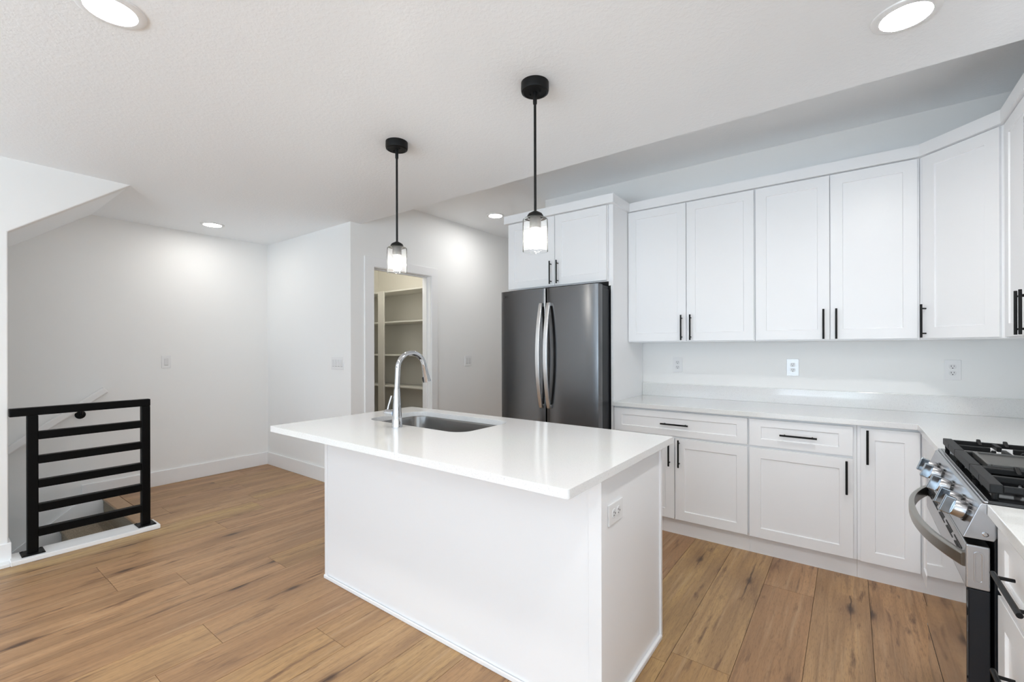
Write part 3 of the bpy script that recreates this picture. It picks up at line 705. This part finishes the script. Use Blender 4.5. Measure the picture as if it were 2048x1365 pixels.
# right-hand base beyond the range: three drawers
NB0, NB1 = 1.680, 0.780
t = thing('base_cabinet', 'white three-drawer base cabinet at the right edge beyond the range', 'cabinet', (0.6, 1.25, 0))
obj('cabinet_box', MB().box(RF + 0.020, NB1, 0.112, RIGHT_X - 0.004, NB0, 0.883), 'cab', t, bevel=0.001)
obj('toe_kick', MB().box(RF + 0.075, NB1, 0.0, RF + 0.091, NB0, 0.1118), 'cab', t)
fw = fr_west(RF, NB0)
for za, zb in ((0.699, 0.869), (0.414, 0.686), (0.119, 0.402)):
    hz = {0.699: 0.785, 0.414: 0.553, 0.119: 0.27}[za]
    door(t, fw, 0.004, za, 0.480, zb, 0.242, hz, False, hl=0.215, name='drawer_front', railv=0.045 if za > 0.6 else None)
door(t, fw, 0.487, 0.119, 0.896, 0.869, 0.52, 0.75)

# ------------------------------------------------------------------ perimeter countertops
CY, CX = 3.190, 0.286
pc = thing('countertop', 'long white quartz countertop turning the corner from refrigerator to range', 'countertop', (-0.5, 3.5, 0.884))
outer = [(-1.441, CY), (CX, CY), (CX, 2.462), (RIGHT_X - 0.002, 2.462), (RIGHT_X - 0.002, KIT_Y - 0.002), (-1.441, KIT_Y - 0.002)]
obj('slab', MB().plate(outer, None, 0.8835, 0.914), 'quartz', pc, bevel=0.002)
obj('backsplash', MB().box(-1.441, KIT_Y - 0.021, 0.9142, RIGHT_X - 0.002, KIT_Y - 0.001, 1.0215).box(RIGHT_X - 0.021, 2.462, 0.9142, RIGHT_X - 0.001, KIT_Y - 0.0215, 1.0215), 'quartz', pc, bevel=0.0015)
outer = [(CX, 0.775), (RIGHT_X - 0.002, 0.775), (RIGHT_X - 0.002, 1.684), (CX, 1.684)]
tag(obj('countertop', MB().plate(outer, None, 0.8835, 0.914), 'quartz', None, bevel=0.002), 'short white quartz countertop at the right edge in front of the range', 'countertop')

# ------------------------------------------------------------------ wall cabinets
UF = 3.495; UB, UT = 1.365, 2.420
fu = fr_south(0, UF)
def wall_cab(label, x0, x1):
    t = thing('wall_cabinet', label, 'cabinet', ((x0 + x1) / 2, 3.65, UB))
    obj('cabinet_box', MB().box(x0, UF + 0.020, UB, x1, KIT_Y - 0.003, UT), 'cab', t, bevel=0.001)
    return t
t = wall_cab('white two-door wall cabinet next to the tall refrigerator panel', -1.4425, -0.5255)
door(t, fu, -1.439, 1.373, -0.9860, 2.414, -1.0155, 1.474)
door(t, fu, -0.9815, 1.373, -0.5310, 2.414, -0.9495, 1.474)
t = wall_cab('white two-door wall cabinet between the film-covered outlet and the angled corner cabinet', -0.5245, 0.3245)
door(t, fu, -0.5190, 1.373, -0.1030, 2.414, -0.1340, 1.471)
door(t, fu, -0.0985, 1.373, 0.3140, 2.414, -0.0680, 1.471)
# diagonal corner cabinet
DX0, DY_ = 0.326, KIT_Y - 0.330         # left edge of the diagonal face
DX1, DY1_ = RIGHT_X - 0.330, 3.215      # right edge
t = thing('wall_cabinet', 'white angled corner wall cabinet with one tall door', 'cabinet', (0.6, 3.5, UB))
off = 0.020 * S2
poly = [(DX0 + 0.0005, DY_ + 0.021, UB), (DX1 + 0.021, DY1_ + 0.0005, UB), (RIGHT_X - 0.003, DY1_ + 0.0005, UB), (RIGHT_X - 0.003, KIT_Y - 0.003, UB), (DX0 + 0.0005, KIT_Y - 0.003, UB)]
obj('cabinet_box', MB().prism(poly, (0, 0, UT - UB)), 'cab', t, bevel=0.001)
fd = fr_diag(DX0, DY_)
dl = math.hypot(DX1 - DX0, DY_ - DY1_)
door(t, fd, 0.012, 1.373, dl - 0.020, 2.414, 0.030, 1.472)
# right-wall cabinet beside the microwave
t = thing('wall_cabinet', 'white wall cabinet with black bar handles cut off at the right edge of the photo', 'cabinet', (0.77, 2.83, UB))
obj('cabinet_box', MB().box(DX1 + 0.020, 2.456, UB, RIGHT_X - 0.003, DY1_ - 0.0005, UT), 'cab', t, bevel=0.001)
fw = fr_west(DX1, DY1_)
door(t, fw, 0.006, 1.373, 0.376, 2.414, 0.345, 1.471)
door(t, fw, 0.381, 1.373, 0.753, 2.414, 0.412, 1.471)
# cabinet over the microwave
t = thing('wall_cabinet', 'short white wall cabinet above the microwave at the right edge', 'cabinet', (0.77, 2.07, 2.175))
obj('cabinet_box', MB().box(DX1 + 0.020, 1.690, 2.178, RIGHT_X - 0.003, 2.4555, UT), 'cab', t, bevel=0.001)
fw = fr_west(DX1, 2.4535)
door(t, fw, 0.004, 2.184, 0.378, 2.414); door(t, fw, 0.384, 2.184, 0.760, 2.414)
mwv = thing('microwave', 'stainless over-range microwave just entering at the right edge', 'microwave', (0.72, 2.07, 1.745))
obj('body', MB().box(0.545, 1.692, 1.748, RIGHT_X - 0.004, 2.450, 2.176), 'dark_steel', mwv, bevel=0.003)
dmw = obj('door', MB().box(0.510, 1.692, 1.746, 0.5445, 2.450, 2.172), 'steel', mwv, bevel=0.006, seg=3)
obj('window', MB().box(0.5075, 1.90, 1.80, 0.5098, 2.38, 2.12), 'glass_black', dmw)
obj('handle', MB().tube([(0.510, 1.82, 1.80), (0.47, 1.82, 1.83), (0.47, 1.82, 2.09), (0.510, 1.82, 2.12)], 0.010, 12), 'steel', dmw, smooth=True)

# tall panel right of the refrigerator and the cabinet above it
tag(obj('tall_end_panel', MB().box(-1.4630, 3.214, 0.0, -1.4435, 3.2340, 1.8000).box(-1.4800, 3.214, 1.8005, -1.4435, 3.234, 2.4200).box(-1.4630, 3.2345, 0.0, -1.4435, KIT_Y - 0.003, 2.4200), 'cab', None, bevel=0.001), 'tall white side panel between refrigerator and countertop', 'panel')
FF = 3.185
t = thing('wall_cabinet', 'white two-door wall cabinet above the stainless refrigerator', 'cabinet', (-1.95, 3.5, 1.83))
obj('cabinet_box', MB().box(-2.4300, FF + 0.020, 1.832, -1.4810, KIT_Y - 0.003, 2.420), 'cab', t, bevel=0.001)
ff = fr_south(0, FF)
door(t, ff, -2.4260, 1.840, -1.9490, 2.414, -1.9790, 1.945)
door(t, ff, -1.9440, 1.840, -1.4860, 2.414, -1.9130, 1.945)
# crown moulding in one run
mb = MB()
CT, CB = 2.488, 2.4202
def crown(pts, dep=0.020):
    """pts: outer plan line, with the inner line offset to its left"""
    P = [Vector((p[0], p[1], 0)) for p in pts]; n = len(P); nr = []
    for i in range(n - 1):
        dd = (P[i + 1] - P[i]).normalized(); nr.append(Vector((-dd.y, dd.x, 0)))
    inn = []
    for i in range(n):
        a = nr[max(i - 1, 0)]; b_ = nr[min(i, n - 2)]; m_ = (a + b_).normalized(); inn.append(P[i] + m_ * dep / max(0.3, m_.dot(a)))
    for i in range(n - 1):
        o0_, o1, i0_, i1 = P[i], P[i + 1], inn[i], inn[i + 1]
        mb.loft([[Vector((p.x, p.y, CB)) for p in (o0_, o1, i1, i0_)], [Vector((p.x, p.y, CT)) for p in (o0_, o1, i1, i0_)]])
crown([(-2.458, KIT_Y - 0.004), (-2.458, 3.164), (-1.421, 3.164), (-1.421, 3.479), (0.3195, 3.479), (0.5925, 3.206), (0.5925, 1.690)], 0.035)
tag(obj('crown_molding', mb, 'cab', None), 'white flat crown moulding running along the tops of the wall cabinets', 'moulding')

# ------------------------------------------------------------------ refrigerator
rf = thing('refrigerator', 'dark stainless french-door refrigerator between pantry wall and tall panel', 'refrigerator', (-1.918, 3.4, 0))
RX, RW, RY = -1.918, 0.452, 3.000
obj('body', MB().box(RX - 0.445, 3.090, 0.03, RX + 0.445, 3.800, 1.770).box(RX - 0.42, 3.12, 0.0, RX + 0.42, 3.75, 0.03), 'dark_steel', rf, bevel=0.003)
def curved_front(xa, xb, z0, z1, dep=0.072, bulge=0.009, round_a=True, round_b=True):
    n = 28; ring = []; r = 0.012
    for i in range(n + 1):
        x = xa + (xb - xa) * i / n; u = (2 * i / n - 1)
        ring.append((x, RY + bulge * u * u * u * u * 0.6 + bulge * u * u * 0.4))
    ring[0] = (xa, ring[0][1] + (r if round_a else 0.002)); ring.insert(1, (xa + r * 0.3, ring[1][1] + (r * 0.28 if round_a else 0)))
    ring[-1] = (xb, ring[-1][1] + (r if round_b else 0.002)); ring.insert(-1, (xb - r * 0.3, ring[-2][1] + (r * 0.28 if round_b else 0)))
    ring += [(xb, RY + dep), (xa, RY + dep)]
    return MB().loft([[(x, y, z0) for x, y in ring], [(x, y, z1) for x, y in ring]])
def bow_handle(x, z0, z1, w=0.036):
    rings = []; n = 30
    for i in range(n + 1):
        u = 2 * i / n - 1; z = (z0 + z1) / 2 + (z1 - z0) / 2 * u
        y = RY - 0.022 - 0.052 * (1 - u * u); t_ = 0.016
        ww = w * (0.80 + 0.20 * (1 - u * u)) / 2
        rings.append([(x - ww, y, z), (x + ww, y, z), (x + ww, y + t_, z), (x - ww, y + t_, z)])
    mb = MB().loft(rings)
    for z in (z0, z1):
        s = 1 if z == z0 else -1
        mb.box(x - w * 0.40, RY - 0.022, min(z, z + s * 0.028), x + w * 0.40, RY + 0.006, max(z, z + s * 0.028))
    return mb
dL = obj('door', curved_front(RX - RW, RX - 0.0035, 0.640, 1.795), 'fridge', rf, smooth=True)
dR = obj('door', curved_front(RX + 0.0035, RX + RW, 0.640, 1.795), 'fridge', rf, smooth=True)
obj('handle', bow_handle(RX - 0.036, 0.850, 1.678), 'handle_steel', dL, bevel=0.004, smooth=True)
obj('handle', bow_handle(RX + 0.036, 0.850, 1.678), 'handle_steel', dR, bevel=0.004, smooth=True)
dw = obj('freezer_drawer', curved_front(RX - RW, RX + RW, 0.060, 0.632), 'fridge', rf, smooth=True)
obj('handle', MB().tube([(RX - 0.36, RY, 0.56), (RX - 0.34, RY - 0.045, 0.56), (RX + 0.34, RY - 0.045, 0.56), (RX + 0.36, RY, 0.56)], 0.012, 12), 'handle_steel', dw, smooth=True)
for x in (RX - 0.40, RX + 0.40):
    obj('hinge_cover', MB().box(x - 0.045, 3.045, 1.7955 if False else 1.771, x + 0.045, 3.19, 1.790).bm and MB().box(x - 0.04, 3.092, 1.7705, x + 0.04, 3.20, 1.792), 'dark_steel', rf, bevel=0.003)
# round emblem and two letters on the left door
lx, lz = RX - RW + 0.040, 1.751
mb = MB()
mb.lathe((lx, RY + 0.0055, lz), [(0.0095, 0.0), (0.0095, 0.0035)], 24, (0, -1, 0))
lg = obj('emblem', mb, 'logo', dL)
cu = bpy.data.curves.new('letters', 'FONT'); cu.body = 'LG'; cu.size = 0.024; cu.extrude = 0.0005
to = bpy.data.objects.new('letters_tmp', cu); COL.objects.link(to)
dg = bpy.context.evaluated_depsgraph_get(); me = bpy.data.meshes.new_from_object(to.evaluated_get(dg)); bpy.data.objects.remove(to)
me.materials.clear(); me.materials.append(M['logo'])
lo = bpy.data.objects.new('lettering', me); COL.objects.link(lo); lo.parent = dL
lo.matrix_local = Matrix.Translation(Vector((lx + 0.013, RY + 0.0020, lz - 0.0085)) - world_of(dL)) @ Matrix.Rotation(math.radians(90), 4, 'X')

# ------------------------------------------------------------------ range
rg = thing('gas_range', 'stainless slide-in gas range with front knobs between the two countertops', 'range', (0.6, 2.07, 0))
GY0, GY1 = 1.688, 2.458
obj('body', MB().box(0.300, GY0 + 0.003, 0.03, RIGHT_X - 0.01, GY1 - 0.003, 0.8985).box(0.36, GY0 + 0.03, 0.0, 0.88, GY1 - 0.03, 0.03), 'dark_steel', rg, bevel=0.002)
# oven door: dark glass below, steel band above
dr = obj('oven_door', MB().box(0.2515, GY0, 0.2150, 0.2925, GY1, 0.6820), 'dark_steel', rg, bevel=0.0025)
obj('door_glass', MB().box(0.2470, GY0 + 0.0005, 0.2150, 0.2513, GY1 - 0.0005, 0.6820), 'glass_black', dr, bevel=0.001)
obj('door_band', MB().box(0.2460, GY0 - 0.0005, 0.6825, 0.2930, GY1 + 0.0005, 0.7990), 'steel', dr, bevel=0.004, seg=3)
emb = [(x, z) for x, z in rrect(0.2610, 0.7000, 0.2800, 0.7830, 0.008, 5)]; emi = [(x, z) for x, z in rrect(0.2645, 0.7040, 0.2765, 0.7790, 0.005, 5)]
obj('embossed_end', MB().loft([[(x, GY0 + 0.0003, z) for x, z in emb], [(x, GY0 - 0.0018, z) for x, z in emb], [(x, GY0 - 0.0018, z) for x, z in emi], [(x, GY0 - 0.0008, z) for x, z in emi]]), 'steel', dr, bevel=0.0006)
mb = MB()
for row, z in enumerate((0.7685, 0.7595, 0.7515)):
    for gy in range(5):
        ya_ = GY0 + 0.050 + 0.142 * gy + 0.018 * (row % 2)
        mb.box(0.2448, ya_, z - 0.0019, 0.2465, ya_ + (0.112 if row != 1 else 0.070), z + 0.0017)
obj('vent_slots', mb, 'slot', dr)
rings = []; n = 40; hy0, hy1 = GY0 + 0.012, GY1 - 0.020
for i in range(n + 1):
    u = 2 * i / n - 1; y = (hy0 + hy1) / 2 + (hy1 - hy0) / 2 * u
    x = 0.2440 - 0.072 * (1 - abs(u) ** 2.3); sl = 0.072 * 2.3 * abs(u) ** 1.3 * (1 if u > 0 else -1) / ((hy1 - hy0) / 2)
    nn = Vector((-1, sl, 0)).normalized(); z = 0.752
    pr = []
    for a_, h_ in ((0.000, -0.0185), (0.004, -0.0172), (0.0062, -0.0145), (0.0066, 0.0), (0.0062, 0.0145), (0.004, 0.0172), (0.0, 0.0185), (-0.009, 0.0185), (-0.009, -0.0185)):
        p = Vector((x, y, z)) + nn * a_; pr.append((p.x, p.y, z + h_))
    rings.append(pr)
obj('handle', MB().loft(rings), 'steel_warm', dr, smooth=True)
dwr = obj('storage_drawer', MB().box(0.2500, GY0, 0.0600, 0.2920, GY1, 0.2050), 'glass_black', rg, bevel=0.003)
obj('drawer_trim', MB().box(0.2470, GY0, 0.2052, 0.2700, GY1, 0.2085), 'steel', dwr)
# slanted control panel
pa, pb = (0.2400, 0.8160), (0.2720, 0.9070)
poly = [(pa[0], GY0, pa[1]), (0.300, GY0, 0.8160), (0.345, GY0, 0.8990), (0.345, GY0, 0.9130), (0.2760, GY0, 0.9130), (pb[0], GY0, pb[1])]
cp = obj('control_panel', MB().prism(poly, (0, GY1 - GY0, 0)), 'steel', rg, bevel=0.002)
pn = Vector((-(pb[1] - pa[1]), 0, pb[0] - pa[0])).normalized(); pu = Vector((pb[0] - pa[0], 0, pb[1] - pa[1])).normalized()
pmid = Vector(((pa[0] + pb[0]) / 2, 0, (pa[1] + pb[1]) / 2)) + pu * 0.006
obj('badge_screw', MB().lathe((0.283, GY0, 0.832), [(0.006, 0), (0.006, 0.0025), (0.004, 0.004)], 14, (0, -1, 0)), 'chrome', cp, smooth=True)
knob_y = (2.290, 2.185, 2.010, 1.845, 1.755)
def knob(yk):
    c = pmid + Vector((0, yk, 0))
    kb = obj('knob', MB().lathe(c, [(0.0235, 0.006), (0.0235, 0.028), (0.0215, 0.031)], 32, pn), 'steel', rg, smooth=True)
    obj('bezel', MB().lathe(c, [(0.0275, 0.0), (0.0275, 0.0045), (0.0245, 0.0062)], 32, pn), 'enamel', kb, smooth=True)
    fr = lambda a, b_, c_: c + Vector((0, -a, 0)) + pu * b_ + pn * c_
    obj('grip', MB().obox(fr, -0.0075, -0.0245, 0.029, 0.0075, 0.0245, 0.053), 'steel_film', kb, bevel=0.0025)
    return kb
for yk in knob_y: knob(yk)
# cooktop
GX0, GX1 = 0.280, RIGHT_X - 0.022
obj('cooktop', MB().box(GX0, GY0, 0.9135, GX1, GY1, 0.9195), 'steel', rg, bevel=0.002)
obj('cooktop_well', MB().box(GX0 + 0.008, GY0 - 0.0012, 0.9132, GX1 - 0.02, GY0 + 0.01, 0.9200).box(GX0 + 0.008, GY0 - 0.0012, 0.9196, GX1 - 0.02, GY1 - 0.012, 0.9225), 'enamel', rg, bevel=0.001)
for bx, by, br in ((0.43, 1.86, 0.048), (0.76, 1.86, 0.040), (0.43, 2.30, 0.040), (0.76, 2.30, 0.048), (0.60, 2.073, 0.036)):
    o = obj('burner', MB().lathe((bx, by, 0.9226), [(br * 1.15, 0.0), (br * 1.1, 0.008), (br * 0.95, 0.010)], 32), 'steel', rg, smooth=True)
    obj('burner_cap', MB().lathe((bx, by, 0.9326), [(br, 0.0), (br, 0.006), (br * 0.85, 0.009)], 32), 'enamel', o, smooth=True)
ZG0, ZG1 = 0.944, 0.961
def grate(y0, y1):
    mb = MB(); b_ = 0.013; X_0, X_1 = 0.293, 0.880
    mb.box(X_0, y0, ZG0 - 0.004, X_0 + 0.026, y1, ZG1 + 0.003); mb.box(X_1 - b_, y0, ZG0, X_1, y1, ZG1)
    mb.box(X_0 + 0.0261, y0 + 0.001, ZG0, X_1 - b_ - 0.0002, y0 + b_, ZG1); mb.box(X_0 + 0.0261, y1 - b_, ZG0, X_1 - b_ - 0.0002, y1 - 0.001, ZG1)
    ym = (y0 + y1) / 2
    for xc in (0.43, 0.76):
        for s in (-1, 1):
            yo = y0 + b_ + 0.0002 if s < 0 else y1 - 0.02 - b_ - 0.0002
            mb.box(xc - b_ / 2, min(ym + s * 0.028, yo), ZG0, xc + b_ / 2, max(ym + s * 0.028, yo + 0.02), ZG1 + 0.001)
            mb.box(xc - s * 0.028 - (0.11 if s > 0 else 0), ym - b_ / 2, ZG0, xc - s * 0.028 + (0.11 if s < 0 else 0), ym + b_ / 2, ZG1 + 0.001)
    mb.box(0.595 - b_ / 2, y0 + b_ + 0.0002, ZG0, 0.595 + b_ / 2, y1 - b_ - 0.0002, ZG1)
    for xf in (X_0 + 0.012, X_1 - 0.012, 0.595):
        for yf in (y0 + 0.010, y1 - 0.010): mb.lathe((xf, yf, 0.9226), [(0.007, 0), (0.008, ZG0 - 0.9226)], 10)
    # raised finger tips along the far and near rails
    for xf in (0.385, 0.455, 0.520, 0.66, 0.73, 0.80):
        for yo, s in ((y0, 1), (y1, -1)):
            mb.prism([(xf, yo + s * 0.0015, ZG1 - 0.002), (xf, yo + s * 0.0015, ZG1 + 0.010), (xf, yo + s * 0.012, ZG1 + 0.010), (xf, yo + s * 0.040, ZG1 - 0.006)], (0.011, 0, 0))
    return mb
g1 = obj('grate', grate(1.702, 1.952), 'iron', rg, bevel=0.0025)
g2 = obj('grate', grate(2.200, 2.446), 'iron', rg, bevel=0.0025)
mb = MB()
mb.box(0.293, 1.955, ZG0 - 0.004, 0.319, 2.197, ZG1 + 0.003); mb.box(0.867, 1.955, ZG0, 0.880, 2.197, ZG1)
mb.box(0.319, 1.955, ZG0, 0.867, 1.968, ZG1); mb.box(0.319, 2.184, ZG0, 0.867, 2.197, ZG1)
for xf in (0.31, 0.87):
    for yf in (1.965, 2.187): mb.lathe((xf, yf, 0.9226), [(0.007, 0), (0.008, ZG0 - 0.9226)], 10)
obj('grate', mb, 'iron', rg, bevel=0.0025)
mb = MB().box(0.335, 1.972, ZG1 + 0.0005 - 0.012, 0.860, 2.180, ZG1 + 0.004 - 0.004)
mb.box(0.335, 1.972, ZG1 - 0.004, 0.345, 2.180, ZG1 + 0.006); mb.box(0.85, 1.972, ZG1 - 0.004, 0.86, 2.180, ZG1 + 0.006); mb.box(0.345, 1.972, ZG1 - 0.004, 0.85, 1.980, ZG1 + 0.006); mb.box(0.345, 2.172, ZG1 - 0.004, 0.85, 2.180, ZG1 + 0.006)
obj('griddle', mb, 'griddle', rg, bevel=0.002)
